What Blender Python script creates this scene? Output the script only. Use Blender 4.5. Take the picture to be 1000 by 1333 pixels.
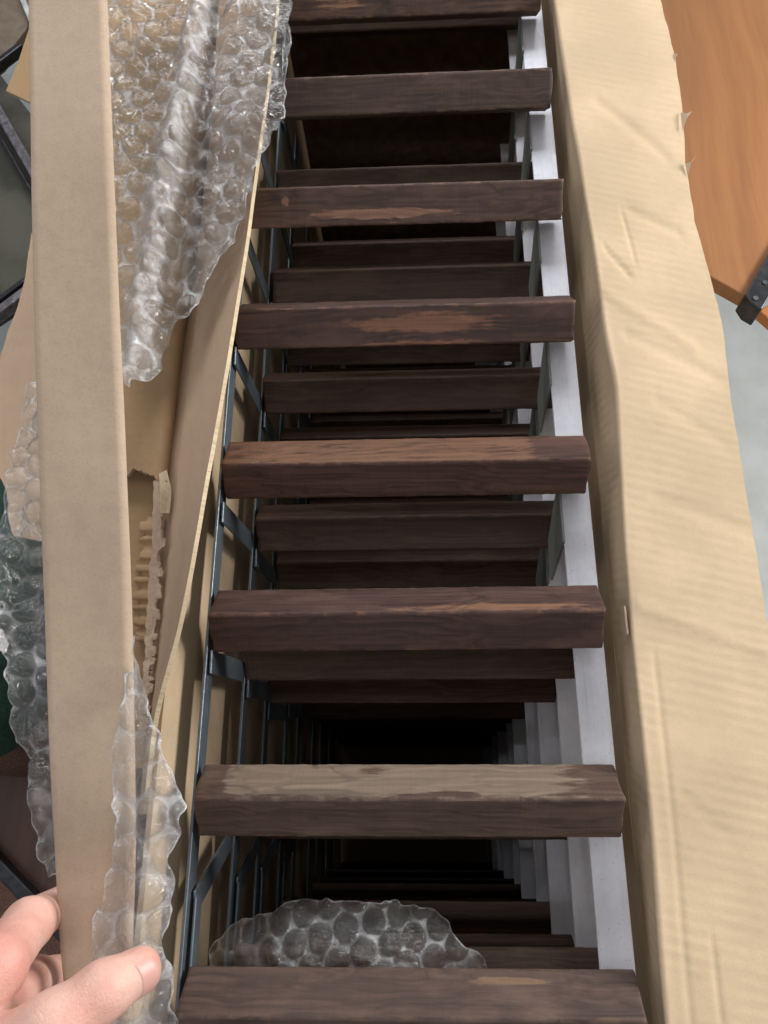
import bpy, math, random
import numpy as np
from mathutils import Matrix, Vector

S = bpy.context.scene
for o in list(bpy.data.objects): bpy.data.objects.remove(o)
C = S.collection

# ------------------------------------------------------------ camera, world, lamps, exposure
cam = bpy.data.cameras.new('camera'); co = bpy.data.objects.new('camera', cam); C.objects.link(co)
cam.sensor_fit = 'VERTICAL'; cam.sensor_height = 24.0; cam.lens = 18.364
cam.clip_start = 0.02; cam.clip_end = 60
co.matrix_world = Matrix(((0.9989, 0.0145, 0.0435, 0), (0.0017, 0.9361, -0.3519, 0), (-0.0458, 0.3516, 0.9350, 0.54), (0, 0, 0, 1)))
S.camera = co
W = bpy.data.worlds.new('World'); S.world = W; W.use_nodes = True
bg = W.node_tree.nodes['Background']; bg.inputs[0].default_value = (0.96, 0.97, 1.0, 1); bg.inputs[1].default_value = 0.21
def area(name, loc, target, sx, sy, power, col):
    l = bpy.data.lights.new(name, 'AREA'); l.shape = 'RECTANGLE'; l.size = sx; l.size_y = sy; l.energy = power; l.color = col
    o = bpy.data.objects.new(name, l); C.objects.link(o); o.location = loc
    o.rotation_euler = (Vector(target) - Vector(loc)).to_track_quat('-Z', 'Y').to_euler()
    return o
area('window_right', (1.60, 0.70, 0.50), (0.0, 0.25, -0.05), 0.8, 0.40, 40, (1.0, 0.97, 0.92))
area('ceiling_tube_far', (-0.20, 2.05, 1.25), (0, 0.35, 0), 1.4, 0.5, 29, (0.97, 0.98, 1.0))
area('ceiling_tube_rear', (-0.10, -1.55, 1.15), (0, 0.3, 0), 1.4, 0.5, 9, (0.98, 0.98, 1.0))
area('fill_left', (-1.75, 0.25, 0.95), (-0.05, 0.25, 0), 0.8, 0.6, 4, (0.95, 0.98, 1.0))  # soft fill light added on the left, not a known window
for bx_, by_, bz_, bp_ in ((0.45, 0.9, 1.9, 6), (-0.55, 0.75, 1.9, 6), (-0.15, -0.30, 1.9, 8), (-0.80, -0.12, 1.8, 5), (-0.75, 0.35, 1.9, 4), (-1.0, 1.3, 1.6, 7), (0.75, 0.1, 1.8, 5)):
    l_ = bpy.data.lights.new('sparkle_light', 'POINT'); l_.energy = bp_*.6; l_.shadow_soft_size = .022; l_.color = (1.0, .97, .93)  # small intense light, added only to make the bubble wrap sparkle
    o_ = bpy.data.objects.new('sparkle_light', l_); C.objects.link(o_); o_.location = (bx_, by_, bz_)
S.render.engine = 'CYCLES'
S.view_settings.view_transform = 'Standard'; S.view_settings.look = 'None'
S.view_settings.exposure = 0.0; S.view_settings.gamma = 1.0; S.view_settings.use_curve_mapping = False
S.cycles.transparent_max_bounces = 16; S.cycles.max_bounces = 6; S.cycles.diffuse_bounces = 4; S.cycles.glossy_bounces = 3

# ------------------------------------------------------------ helpers
def hash2(i, j, s):
    n = np.sin(i * 127.1 + j * 311.7 + s * 74.7) * 43758.5453
    return n - np.floor(n)
def vn(x, y, s=0.0):
    x = np.asarray(x, float); y = np.asarray(y, float)
    i = np.floor(x); j = np.floor(y); u = x - i; v = y - j
    u = u*u*(3-2*u); v = v*v*(3-2*v)
    return ((hash2(i, j, s)*(1-u)+hash2(i+1, j, s)*u)*(1-v) + (hash2(i, j+1, s)*(1-u)+hash2(i+1, j+1, s)*u)*v)*2-1
def fbm(x, y, s=0.0, o=4):
    r = 0; a = .5
    for k in range(o):
        r = r + a*vn(np.asarray(x)*2**k, np.asarray(y)*2**k, s+k*3.7); a *= .5
    return r
def sm(a, b, x):
    t = np.clip((np.asarray(x, float)-a)/(b-a), 0, 1); return t*t*(3-2*t)
def wloc(p):
    v = Vector((0, 0, 0))
    while p is not None: v = v + p.location; p = p.parent
    return v
def finish(me, smooth, ang=35):
    if smooth:
        me.polygons.foreach_set('use_smooth', [True]*len(me.polygons))
        me.set_sharp_from_angle(angle=math.radians(ang))
    me.update()
def mesh_obj(name, verts, faces, mat, parent=None, smooth=True, uv=None, attr=None, ang=35, local=False):
    v = np.asarray(verts, float).reshape(-1, 3)
    if parent is not None and not local: v = v - np.array(wloc(parent))
    me = bpy.data.meshes.new(name); me.from_pydata([tuple(p) for p in v], [], [tuple(int(i) for i in f) for f in faces])
    if uv is not None:
        l = me.uv_layers.new(name='UVMap'); idx = np.empty(len(me.loops), int); me.loops.foreach_get('vertex_index', idx)
        l.data.foreach_set('uv', np.asarray(uv, float)[idx].ravel())
    if attr:
        for k, a in attr.items():
            t = me.attributes.new(k, 'FLOAT', 'POINT'); t.data.foreach_set('value', np.asarray(a, float))
    me.materials.append(mat); finish(me, smooth, ang)
    o = bpy.data.objects.new(name, me); C.objects.link(o)
    if parent is not None: o.parent = parent
    return o
def tag(o, label=None, cat=None, group=None, kind=None):
    for k, v in (('label', label), ('category', cat), ('group', group), ('kind', kind)):
        if v: o[k] = v
    return o
def empty(name, loc, label, cat, group=None):
    o = bpy.data.objects.new(name, None); C.objects.link(o); o.location = loc; o.empty_display_size = .05
    return tag(o, label, cat, group)
def cr(pts, n):
    p = np.asarray(pts, float); m = len(p); t = np.linspace(0, m-1, n); i = np.clip(np.floor(t).astype(int), 0, m-2); u = (t-i)[:, None]
    g = lambda k: p[np.clip(k, 0, m-1)]
    p0, p1, p2, p3 = g(i-1), g(i), g(i+1), g(i+2)
    return .5*((2*p1)+(-p0+p2)*u+(2*p0-5*p1+4*p2-p3)*u*u+(-p0+3*p1-3*p2+p3)*u**3)
def resample(p, n):
    d = np.r_[0, np.cumsum(np.linalg.norm(np.diff(p, axis=0), axis=1))]; t = np.linspace(0, d[-1], n)
    return np.stack([np.interp(t, d, p[:, k]) for k in range(3)], 1)
def loft(polys, n, counts, soft=0):
    """polys: polylines running ALONG the sheet; returns grid [along, across, 3]"""
    Ls = [cr(p, n) for p in polys]; cols = []
    for k, c in enumerate(counts):
        for q in range(c): cols.append(Ls[k]+(Ls[k+1]-Ls[k])*(q/c))
    cols.append(Ls[-1]); G = np.stack(cols, 1)
    for _ in range(soft):
        H = G.copy(); H[:, 1:-1] = .25*G[:, :-2]+.5*G[:, 1:-1]+.25*G[:, 2:]; G = H
    return G
def gnormals(G):
    du = np.gradient(G, axis=0); dv = np.gradient(G, axis=1); N = np.cross(dv, du)
    N /= np.maximum(np.linalg.norm(N, axis=2, keepdims=True), 1e-12); return N
def sheet(name, G, th, mat, parent=None, disp=None, flip=False, ang=40, edge_mat=None, raggs=None):
    n, m, _ = G.shape
    N = gnormals(G)*(-1 if flip else 1)
    A = np.r_[0, np.cumsum(np.linalg.norm(np.diff(G[n//2], axis=0), axis=1))]; B = np.r_[0, np.cumsum(np.linalg.norm(np.diff(G[:, m//2], axis=0), axis=1))]
    U, V = np.meshgrid(A, B)
    if disp is not None: G = G+N*disp(U, V)[..., None]
    T = G; Bm = G-N*th
    vt = np.concatenate([T.reshape(-1, 3), Bm.reshape(-1, 3)]); off = n*m; f = []
    id_ = lambda i, j: i*m+j
    for i in range(n-1):
        for j in range(m-1):
            a, b, c, d = id_(i, j), id_(i, j+1), id_(i+1, j+1), id_(i+1, j)
            q = (a, b, c, d); f.append(q[::-1] if flip else q); r = tuple(k+off for k in q); f.append(r if flip else r[::-1])
    nm = len(f)
    ring = [id_(0, j) for j in range(m)]+[id_(i, m-1) for i in range(1, n)]+[id_(n-1, j) for j in range(m-2, -1, -1)]+[id_(i, 0) for i in range(n-2, 0, -1)]
    for k in range(len(ring)):
        a, b = ring[k], ring[(k+1) % len(ring)]; q = (b, a, a+off, b+off); f.append(q[::-1] if flip else q)
    uv = np.stack([U.ravel(), V.ravel()], 1); uv = np.concatenate([uv, uv])
    o = mesh_obj(name, vt, f, mat, parent, True, uv, ang=ang)
    if edge_mat is not None:
        o.data.materials.append(edge_mat)
        for k in range(nm, len(f)): o.data.polygons[k].material_index = 1
    return o
def box_geo(c, half, ax=None):
    ax = np.eye(3) if ax is None else np.asarray(ax, float)
    s = np.array([[-1,-1,-1],[1,-1,-1],[1,1,-1],[-1,1,-1],[-1,-1,1],[1,-1,1],[1,1,1],[-1,1,1]])*np.asarray(half)
    return np.asarray(c)+s@ax, [(0,3,2,1),(4,5,6,7),(0,1,5,4),(1,2,6,5),(2,3,7,6),(3,0,4,7)]
def bevel(o, w, seg=2):
    b = o.modifiers.new('bevel', 'BEVEL'); b.width = w; b.segments = seg; b.limit_method = 'ANGLE'; b.harden_normals = False
    return o
def prism(poly_xy, z0, z1):
    """poly: list of (x,y,z?) seen from above counter-clockwise"""
    p = [(q[0], q[1]) for q in poly_xy]; n = len(p)
    if sum(p[i][0]*p[(i+1) % n][1]-p[(i+1) % n][0]*p[i][1] for i in range(n)) < 0: p = p[::-1]
    v = [(x, y, z0) for x, y in p]+[(x, y, z1) for x, y in p]
    return v, [tuple(range(n))[::-1], tuple(range(n, 2*n))]+[(i, (i+1) % n, (i+1) % n+n, i+n) for i in range(n)]

# ------------------------------------------------------------ materials
class NT:
    def __init__(s, name):
        s.m = bpy.data.materials.new(name); s.m.use_nodes = True; s.t = s.m.node_tree; s.t.nodes.clear()
        s.out = s.n('ShaderNodeOutputMaterial')
    def n(s, t, **k):
        q = s.t.nodes.new(t)
        for a, b in k.items(): setattr(q, a, b)
        return q
    def l(s, a, b): s.t.links.new(a, b)
    def put(s, sock, v):
        if isinstance(v, bpy.types.NodeSocket): s.l(v, sock)
        else: sock.default_value = v
    def math(s, op, a, b=0.0, c=0.0, clamp=False):
        q = s.n('ShaderNodeMath', operation=op, use_clamp=clamp)
        s.put(q.inputs[0], a); s.put(q.inputs[1], b); s.put(q.inputs[2], c); return q.outputs[0]
    def vmath(s, op, a, b):
        q = s.n('ShaderNodeVectorMath', operation=op); s.put(q.inputs[0], a); s.put(q.inputs[1], b); return q.outputs[0]
    def noise(s, vec, scale, detail=4, rough=.55, dist=0):
        q = s.n('ShaderNodeTexNoise'); s.put(q.inputs['Vector'], vec); q.inputs['Scale'].default_value = scale
        q.inputs['Detail'].default_value = detail; q.inputs['Roughness'].default_value = rough; q.inputs['Distortion'].default_value = dist
        return q.outputs[0]
    def ramp(s, fac, stops):
        q = s.n('ShaderNodeValToRGB'); e = q.color_ramp.elements
        while len(e) < len(stops): e.new(.5)
        for k, (p, c) in enumerate(stops): e[k].position = p; e[k].color = (*c, 1)
        s.put(q.inputs[0], fac); return q.outputs[0]
    def rng(s, v, a, b, c=0., d=1.):
        q = s.n('ShaderNodeMapRange', interpolation_type='SMOOTHSTEP'); s.put(q.inputs[0], v)
        for i, x in enumerate((a, b, c, d)): q.inputs[i+1].default_value = x
        return q.outputs[0]
    def mix(s, f, a, b, mode='MIX'):
        q = s.n('ShaderNodeMix', data_type='RGBA', blend_type=mode); s.put(q.inputs[0], f)
        for i, x in ((6, a), (7, b)): s.put(q.inputs[i], x if isinstance(x, bpy.types.NodeSocket) else (*x, 1))
        return q.outputs[2]
    def bump(s, h, st, dist, nrm=None):
        q = s.n('ShaderNodeBump'); q.inputs['Strength'].default_value = st; q.inputs['Distance'].default_value = dist
        s.put(q.inputs['Height'], h)
        if nrm is not None: s.l(nrm, q.inputs['Normal'])
        return q.outputs[0]
    def bsdf(s, col, rough=.6, metal=0., nrm=None, **k):
        q = s.n('ShaderNodeBsdfPrincipled'); s.put(q.inputs['Base Color'], col if isinstance(col, bpy.types.NodeSocket) else (*col, 1))
        s.put(q.inputs['Roughness'], rough); s.put(q.inputs['Metallic'], metal)
        if nrm is not None: s.l(nrm, q.inputs['Normal'])
        for a, b in k.items(): s.put(q.inputs[a], b)
        s.l(q.outputs[0], s.out.inputs[0]); return q

def cardboard(name, base, corr=None, corr_s=.5, fleck=.10, seed=0., stain=.12):
    t = NT(name); uv = t.n('ShaderNodeTexCoord').outputs['UV']
    v = t.vmath('ADD', uv, (seed, seed*.7, 0))
    big = t.noise(v, 9, 3); fine = t.noise(v, 620, 3, .65); mid = t.noise(v, 110, 5, .7)
    b = np.array(base)
    c = t.mix(t.rng(big, .3, .7), tuple(b*(1-stain)), tuple(np.minimum(b*(1+stain), .95)))
    c = t.mix(t.math('MULTIPLY', t.rng(mid, .35, .75), fleck*2.6), c, tuple(b*.72))
    c = t.mix(t.math('MULTIPLY', t.rng(fine, .52, .70), fleck*3.4), c, tuple(b*.6))
    c = t.mix(t.math('MULTIPLY', t.rng(t.noise(v, 620, 2), .66, .72), .35), c, tuple(np.minimum(b*1.35, .9)))
    nr = t.bump(fine, .12, .0004)
    nr = t.bump(mid, .12, .0012, nr)
    if corr is not None:
        sep = t.n('ShaderNodeSeparateXYZ'); t.l(v, sep.inputs[0])
        w = t.noise(v, 25, 2)
        ph = t.math('ADD', t.math('MULTIPLY', sep.outputs[0 if corr[0] == 'u' else 1], 6.2832/corr[1]), t.math('MULTIPLY', w, 2.2))
        if len(corr) > 2: ph = t.math('ADD', ph, t.math('MULTIPLY', sep.outputs[1 if corr[0] == 'u' else 0], 6.2832/corr[1]*corr[2]))
        h = t.math('MULTIPLY', t.math('SINE', ph), t.rng(t.noise(v, 26, 3), .38, .66, .1, 1.))
        nr = t.bump(h, corr_s, .0011, nr)
        c = t.mix(t.math('MULTIPLY', t.rng(h, .3, 1.0), .16), c, tuple(b*.8))  # shading of the corrugation waves put into the colour as darker lines
    t.bsdf(c, .82, 0, nr, **{'Specular IOR Level': .25}); return t.m

def wood(name, dark, mid, pale, seed, worn=True, pores=.5):
    t = NT(name); tc = t.n('ShaderNodeTexCoord'); oi = t.n('ShaderNodeObjectInfo')
    off = t.n('ShaderNodeCombineXYZ'); r = t.math('MULTIPLY', oi.outputs['Random'], 37.0)
    t.l(r, off.inputs[0]); t.l(t.math('MULTIPLY', oi.outputs['Random'], 11.0), off.inputs[1]); t.put(off.inputs[2], seed)
    v = t.vmath('ADD', tc.outputs['Object'], off.outputs[0])
    warp = t.noise(t.vmath('MULTIPLY', v, (4, 14, 14)), 1.0, 3)
    vz = t.vmath('ADD', t.vmath('MULTIPLY', v, (4.5, 330, 330)), t.vmath('MULTIPLY', t.vmath('ADD', (0, 0, 0), warp), (0, 18, 18)))
    g = t.noise(vz, 1.0, 6, .62)
    rings = t.noise(t.vmath('ADD', t.vmath('MULTIPLY', v, (.8, 60, 60)), t.vmath('MULTIPLY', warp, (0, 4, 4))), 1.0, 2, .4)
    saw = t.noise(t.vmath('MULTIPLY', v, (620, 14, 14)), 1.0, 3, .6)
    blot = t.noise(t.vmath('MULTIPLY', v, (14, 40, 40)), 1.0, 4, .6)
    c = t.mix(t.rng(g, .30, .72), dark, tuple(np.array(mid)*1.05))
    ringm = t.rng(t.math('ABSOLUTE', t.math('SUBTRACT', rings, .5)), .0, .03)
    c = t.mix(t.math('MULTIPLY', t.math('SUBTRACT', 1.0, ringm), .38), c, tuple(np.array(dark)*.55))
    c = t.mix(t.math('MULTIPLY', t.rng(saw, .45, .72), .15), c, tuple(np.array(dark)*.6))
    c = t.mix(t.math('MULTIPLY', t.rng(blot, .5, .72), .5), c, tuple(np.array(mid)*1.5))
    if worn:
        a = t.n('ShaderNodeAttribute', attribute_name='worn').outputs['Fac']
        j = t.math('ADD', t.math('MULTIPLY', t.noise(t.vmath('MULTIPLY', v, (38, 150, 150)), 1.0, 6, .65), .85), t.math('MULTIPLY', g, .45))
        mask = t.rng(t.math('ADD', a, t.math('SUBTRACT', j, .65)), .42, .62)
        mask = t.math('MULTIPLY', mask, t.rng(a, .02, .12))
        pc = t.mix(t.rng(g, .3, .75), tuple(np.array(pale)*.62), pale)
        pc = t.mix(t.math('MULTIPLY', t.math('SUBTRACT', 1.0, ringm), .6), pc, tuple(np.array(pale)*.4))
        pc = t.mix(t.math('MULTIPLY', t.rng(saw, .4, .7), .14), pc, tuple(np.array(pale)*.5))
        c = t.mix(t.math('MULTIPLY', mask, .92), c, pc)
        e = t.n('ShaderNodeAttribute', attribute_name='edge').outputs['Fac']
        em = t.math('MULTIPLY', e, t.rng(t.noise(t.vmath('MULTIPLY', v, (60, 60, 60)), 1.0, 4, .7), .48, .62))
        c = t.mix(t.math('MULTIPLY', em, .5), c, tuple(np.array(pale)*.75))
        kn = t.n('ShaderNodeAttribute', attribute_name='knot').outputs['Fac']
        c = t.mix(t.math('MULTIPLY', kn, .85), c, tuple(np.array(dark)*.35))
    nr = t.bump(g, .35, .0010); nr = t.bump(saw, .25, .0007, nr)
    t.bsdf(c, t.rng(g, .2, .8, .5, .72), 0, nr, **{'Specular IOR Level': .32}); return t.m

def galv(name, base=(.78, .80, .83), rough=.42, metal=.9):
    t = NT(name); tc = t.n('ShaderNodeTexCoord').outputs['Object']
    oi = t.n('ShaderNodeObjectInfo').outputs['Random']
    v = t.vmath('ADD', tc, t.vmath('MULTIPLY', oi, (7, 5, 3)))
    sp = t.n('ShaderNodeTexVoronoi'); t.l(v, sp.inputs[0]); sp.inputs['Scale'].default_value = 260
    n1 = t.noise(v, 60, 5, .65); sc = t.noise(t.vmath('MULTIPLY', v, (900, 12, 900)), 1.0, 3, .6)
    b = np.array(base)
    c = t.mix(t.rng(n1, .35, .7), tuple(b*.95), tuple(np.minimum(b*1.03, 1)))
    c = t.mix(t.math('MULTIPLY', t.rng(sc, .55, .75), .35), c, tuple(b*.6))
    c = t.mix(t.math('MULTIPLY', t.rng(t.noise(v, 480, 3), .64, .72), .5), c, tuple(b*.5))
    ro = t.math('ADD', rough-.06, t.math('MULTIPLY', sp.outputs['Distance'], .18))
    t.bsdf(c, ro, metal, t.bump(n1, .05, .0008)); return t.m

def film(name, milk, dome):
    t = NT(name); web = t.n('ShaderNodeAttribute', attribute_name='web').outputs['Fac']
    tc = t.n('ShaderNodeTexCoord').outputs['Object']
    cr1 = t.math('ABSOLUTE', t.math('SUBTRACT', t.noise(tc, 150, 4, .6, 1.2), .5)); cr2 = t.noise(tc, 60, 3)
    nr = t.bump(cr1, .9, .0042); nr = t.bump(cr2, .5, .003, nr)
    fl = t.math('ADD', dome, t.math('MULTIPLY', web, milk), clamp=True)
    fl = t.math('MULTIPLY', fl, t.rng(cr2, .3, .7, .45, 1.5), clamp=True)
    tr = t.n('ShaderNodeBsdfTransparent'); tr.inputs[0].default_value = (.95, .955, .96, 1)
    di = t.n('ShaderNodeBsdfDiffuse'); di.inputs[0].default_value = (.88, .89, .92, 1); t.l(nr, di.inputs['Normal'])
    tl = t.n('ShaderNodeBsdfTranslucent'); tl.inputs[0].default_value = (.8, .8, .82, 1)
    m0 = t.n('ShaderNodeMixShader'); m0.inputs[0].default_value = .3; t.l(di.outputs[0], m0.inputs[1]); t.l(tl.outputs[0], m0.inputs[2])
    m1 = t.n('ShaderNodeMixShader'); t.l(fl, m1.inputs[0]); t.l(tr.outputs[0], m1.inputs[1]); t.l(m0.outputs[0], m1.inputs[2])
    gl = t.n('ShaderNodeBsdfGlossy'); gl.inputs['Roughness'].default_value = .05; t.l(nr, gl.inputs['Normal'])
    fr = t.n('ShaderNodeFresnel'); fr.inputs[0].default_value = 1.5; t.l(nr, fr.inputs['Normal'])
    m2 = t.n('ShaderNodeMixShader'); t.l(t.math('MULTIPLY', fr.outputs[0], 2.0, clamp=True), m2.inputs[0]); t.l(m1.outputs[0], m2.inputs[1]); t.l(gl.outputs[0], m2.inputs[2])
    t.l(m2.outputs[0], t.out.inputs[0]); return t.m

def plain(name, col, rough=.6, metal=0., scale=60, var=.25, bumpd=.001, bs=.2):
    t = NT(name); tc = t.n('ShaderNodeTexCoord').outputs['Object']; n1 = t.noise(tc, scale, 5, .6); b = np.array(col)
    n2 = t.noise(tc, scale*.12, 3)
    c = t.mix(t.rng(n1, .3, .7), tuple(b*(1-var)), tuple(np.minimum(b*(1+var), 1)))
    c = t.mix(t.math('MULTIPLY', t.rng(n2, .4, .7), var), c, tuple(b*.7))
    t.bsdf(c, rough, metal, t.bump(n1, bs, bumpd)); return t.m

M = {}
M['kraft_flap'] = cardboard('kraft_flap', (.57, .437, .292), ('v', .0082, .22), .085, .08, 1.3, .10)
M['kraft_wall'] = cardboard('kraft_wall', (.48, .365, .245), None, 0, .10, 2.1)
M['kraft_strip'] = cardboard('kraft_strip', (.50, .385, .285), None, 0, .12, 4.4, .06)
M['kraft_liner'] = cardboard('kraft_liner', (.50, .36, .25), ('u', .006), .06, .08, 5.9, .06)
M['kraft_brown'] = cardboard('kraft_brown', (.40, .265, .145), ('v', .008), .12, .10, 7.7, .12)
M['kraft_torn'] = cardboard('kraft_torn', (.50, .37, .27), None, 0, .30, 9.1, .25)
M['kraft_edge'] = cardboard('kraft_edge', (.62, .50, .34), None, 0, .25, 3.3, .2)
M['strip_steel'] = galv('strip_steel', (.76, .77, .83), .6, .45)
M['bracket_steel'] = galv('bracket_steel', (.27, .30, .295), .6, .4)
M['rail_steel'] = galv('rail_steel', (.185, .22, .255), .5, .8)

# ------------------------------------------------------------ setting
v, f = box_geo((0, 0, -1.20), (12, 12, .02)); floor = mesh_obj('floor', v, f, None or plain('concrete', (.50, .54, .55), .75, 0, 9, .10, .002, .15), None, False); tag(floor, kind='structure')

# ------------------------------------------------------------ stacked slatted panels
RIDGE = [-.2430, -.1180, .0046, .1278, .2436, .3838, .5096, .6400, .7690, .8960, 1.0200, 1.1450, 1.2700, 1.3950]   # y of every slat ridge
ROLL = {4: -13, 3: -2, 2: 1, 5: 2, 6: 4, 7: 2}
SQ = .0168
def slat_mesh(name, mat, worn=None, seed=0, knots=()):
    nx = 72; rng = np.random.RandomState(seed); b = .0014
    prof = []                                       # ring of the square section, corners rounded
    corners = [(SQ, SQ), (-SQ, SQ), (-SQ, -SQ), (SQ, -SQ)]
    ring = []
    for k in range(4):
        p = np.array(corners[k]); q = np.array(corners[(k+1) % 4]); d = (q-p)/np.linalg.norm(q-p)
        for w in np.r_[b, b*2.2, np.linspace(.0065, .0271, 7), 2*SQ-b*2.2, 2*SQ-b]: ring.append((*(p+d*w), k, w/(2*SQ)))
    m = len(ring); R = np.array([(r[0], r[1]) for r in ring]); F = np.array([r[2] for r in ring]); Wc = np.array([r[3] for r in ring])
    xs = np.r_[-.15, -.1492, np.linspace(-.147, .127, nx), .1292, .13]
    V = []; wa = []; ed = []; kn = []
    for i, x in enumerate(xs):
        s = .965 if i in (0, len(xs)-1) else 1.0
        jx = .00012*vn(np.array(x*90.), np.array(seed*1.), 3)
        chip = 1-.022*np.clip(fbm(x*120+np.zeros(m), F*5.1, seed+9.)-.12, 0, 1)*(np.minimum(Wc, 1-Wc) < .10)
        yy = R[:, 0]*s*chip+jx+.00022*vn(x*240+np.zeros(m), F*7+Wc*6, seed); zz = R[:, 1]*s*chip+jx*.6+.00022*vn(x*240+np.zeros(m), F*7+Wc*6+40, seed)
        xe = x+(.0009*vn(F*3+Wc*4, np.zeros(m)+seed, 5) if i in (0, 1, len(xs)-2, len(xs)-1) else 0)
        V.append(np.stack([xe+np.zeros(m), yy, zz], 1))
        u = (x+.15)/.28
        wv = worn(F, u, Wc) if worn is not None else np.zeros(m)
        wa.append(wv); ed.append((np.minimum(Wc, 1-Wc) < .07)*1.0)
        kk = np.zeros(m)
        for (kf, ku, kw, kr) in knots: kk = np.maximum(kk, (F == kf)*np.exp(-(((u-ku)*.28/kr)**2+((Wc-kw)*.0336/kr)**2)))
        kn.append(kk)
    V = np.concatenate(V); f = []
    for i in range(len(xs)-1):
        for j in range(m): a = i*m+j; c = i*m+(j+1) % m; f.append((a, a+m, c+m, c))
    f.append(tuple(range(m))); f.append(tuple(range((len(xs)-1)*m, len(xs)*m))[::-1])
    me = bpy.data.meshes.new(name); me.from_pydata([tuple(p) for p in V], [], f)
    for k, a in (('worn', wa), ('edge', ed), ('knot', kn)):
        t = me.attributes.new(k, 'FLOAT', 'POINT'); t.data.foreach_set('value', np.concatenate(a))
    me.materials.append(mat); finish(me, True, 50); return me
# section faces: 0 = far upper (y+,z+ -> ...), orientation fixed below by a roll of 45 degrees
DK, MD = (.046, .027, .021), (.096, .057, .045)
mats = {
 0: wood('stain_a', DK, MD, (0.3388, 0.1997, 0.1223), 1.), 1: wood('stain_b', (0.0603, 0.0385, 0.0306), (0.1181, 0.0759, 0.0602), (0.2215, 0.1392, 0.0874), 2.),
 2: wood('stain_c', (0.0530, 0.0312, 0.0234), (0.1109, 0.0686, 0.0510), (0.245, 0.185, 0.138), 3.), 3: wood('stain_d', (0.0410, 0.0208, 0.0174), (0.0868, 0.0468, 0.0377), (0.2476, 0.1271, 0.0757), 4.),
 4: wood('stain_e', (0.0434, 0.0218, 0.0163), (0.0940, 0.0468, 0.0346), (0.2085, 0.1029, 0.0606), 5.), 5: wood('stain_f', (0.0410, 0.0218, 0.0183), (0.0892, 0.0489, 0.0387), (0.2606, 0.1271, 0.0768), 6.),
 6: wood('stain_g', (0.0530, 0.0312, 0.0255), (0.1109, 0.0645, 0.0499), (0.3258, 0.1815, 0.1223), 7.), 7: wood('stain_h', (0.0434, 0.0270, 0.0224), (0.0916, 0.0572, 0.0469), (0.2606, 0.1573, 0.1048), 8.),
 8: wood('stain_i', (0.0434, 0.0250, 0.0194), (0.1024, 0.0572, 0.0408), (0.3127, 0.1755, 0.1048), 9.)}
# A = far upper face is section face 0 after the roll, B = near upper face is section face 1 (w runs from ridge outwards)
def g2(u, w, u0, w0, su, sw): return np.exp(-(((u-u0)/su)**2+((w-w0)/sw)**2))
def worn_for(k):
    def fn(F, u, w):
        A = (F == 3)*1.0; B = (F == 0)*1.0; wa = 1-w; wb = w      # distance from the ridge 0..1
        if k == 1: return A*(.95*g2(u, wa, .72, .72, .13, .10)+.25*g2(u, wa, .3, .5, .3, .2))
        if k == 2: return A*(.95*(sm(.02, .10, u)*(1-sm(.68, .95, u)))*(.45+.55*sm(.0, .3, wa))*(1-.55*g2(u, wa, .42, .8, .07, .3)-.4*g2(u, wa, .6, .15, .1, .2)))+A*.35*sm(.6, .9, u)+B*.22*g2(u, wb, .85, .3, .2, .3)
        if k == 3: return A*(.30+.45*g2(u, wa, .75, .15, .25, .15))+B*.12
        if k == 4: return A*(.62*(1-sm(.8, .97, u)))+B*.16
        if k == 5: return B*(.72*g2(u, wb, .55, .45, .26, .34)+.5*g2(u, wb, .5, .95, .4, .08)+.1)
        if k == 6: return B*(1.0*g2(u, wb, .44, .72, .26, .13)+.3*g2(u, wb, .6, .3, .4, .3)+1.1*g2(u, wb, .13, .35, .012, .12))
        if k == 7: return B*.2*g2(u, wb, .5, .5, .5, .3)
        if k == 8: return B*(.6*g2(u, wb, .3, .6, .2, .3)+.5*g2(u, wb, .8, .5, .15, .3))
        return .35*np.clip(fbm(u*4+np.zeros_like(w), F*3., k)*2, 0, 1)
    return fn
KN = {6: ((0, .10, .22, .004), (0, .16, .15, .003)), 8: ((0, .45, .6, .006),), 2: ((3, .27, .05, .002), (0, .28, .5, .002))}
top_mesh = {k: slat_mesh('slat', mats[min(k, 8)] if k < 9 else mats[7], worn_for(k), k, KN.get(k, ())) for k in range(len(RIDGE))}
under_mats = [wood('stain_under_%s' % c, (.048, .029, .022), (.100, .062, .047), (.17, .10, .06), 20.+i) for i, c in enumerate('abc')]
under_worn = [lambda F, u, w: (F == 3)*.35*sm(.05, .3, u)*(1-sm(.5, .8, u)), lambda F, u, w: (F == 0)*.8*g2(u, w, .35, .45, .14, .06)+(F == 3)*.3, lambda F, u, w: .12+0*w]
under_mesh = [slat_mesh('slat', under_mats[i], under_worn[i], 50+i) for i in range(3)]

YA, YB = -.33, 1.47
STEP = .110; NL = 10
def plate(name, y0, z0, y1, z1, wd, x, th, mat, parent):
    """flat bar standing in the side plane from (y0,z0) to (y1,z1)"""
    d = np.array([0, y1-y0, z1-z0]); L = np.linalg.norm(d); d /= L; nrm = np.array([0, -d[2], d[1]])
    v, f = box_geo((0, 0, 0), (th/2, L/2, wd/2), np.array([[1, 0, 0], d, nrm]))
    o = mesh_obj(name, v, f, mat, parent, False, local=True); o.location = (x, (y0+y1)/2, (z0+z1)/2)-np.array(parent.location); bevel(o, .0005, 1); return o
ORD = ['topmost', 'second', 'third', 'fourth', 'fifth', 'sixth', 'seventh', 'eighth', 'ninth', 'lowest']
DX = [0, .004, .002, .004, .001, .005, .002, .003, .004, .002]; DY = [0, -.003, -.010, .004, -.002, .003, 0, .002, -.002, .001]
long_me = {}
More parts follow.
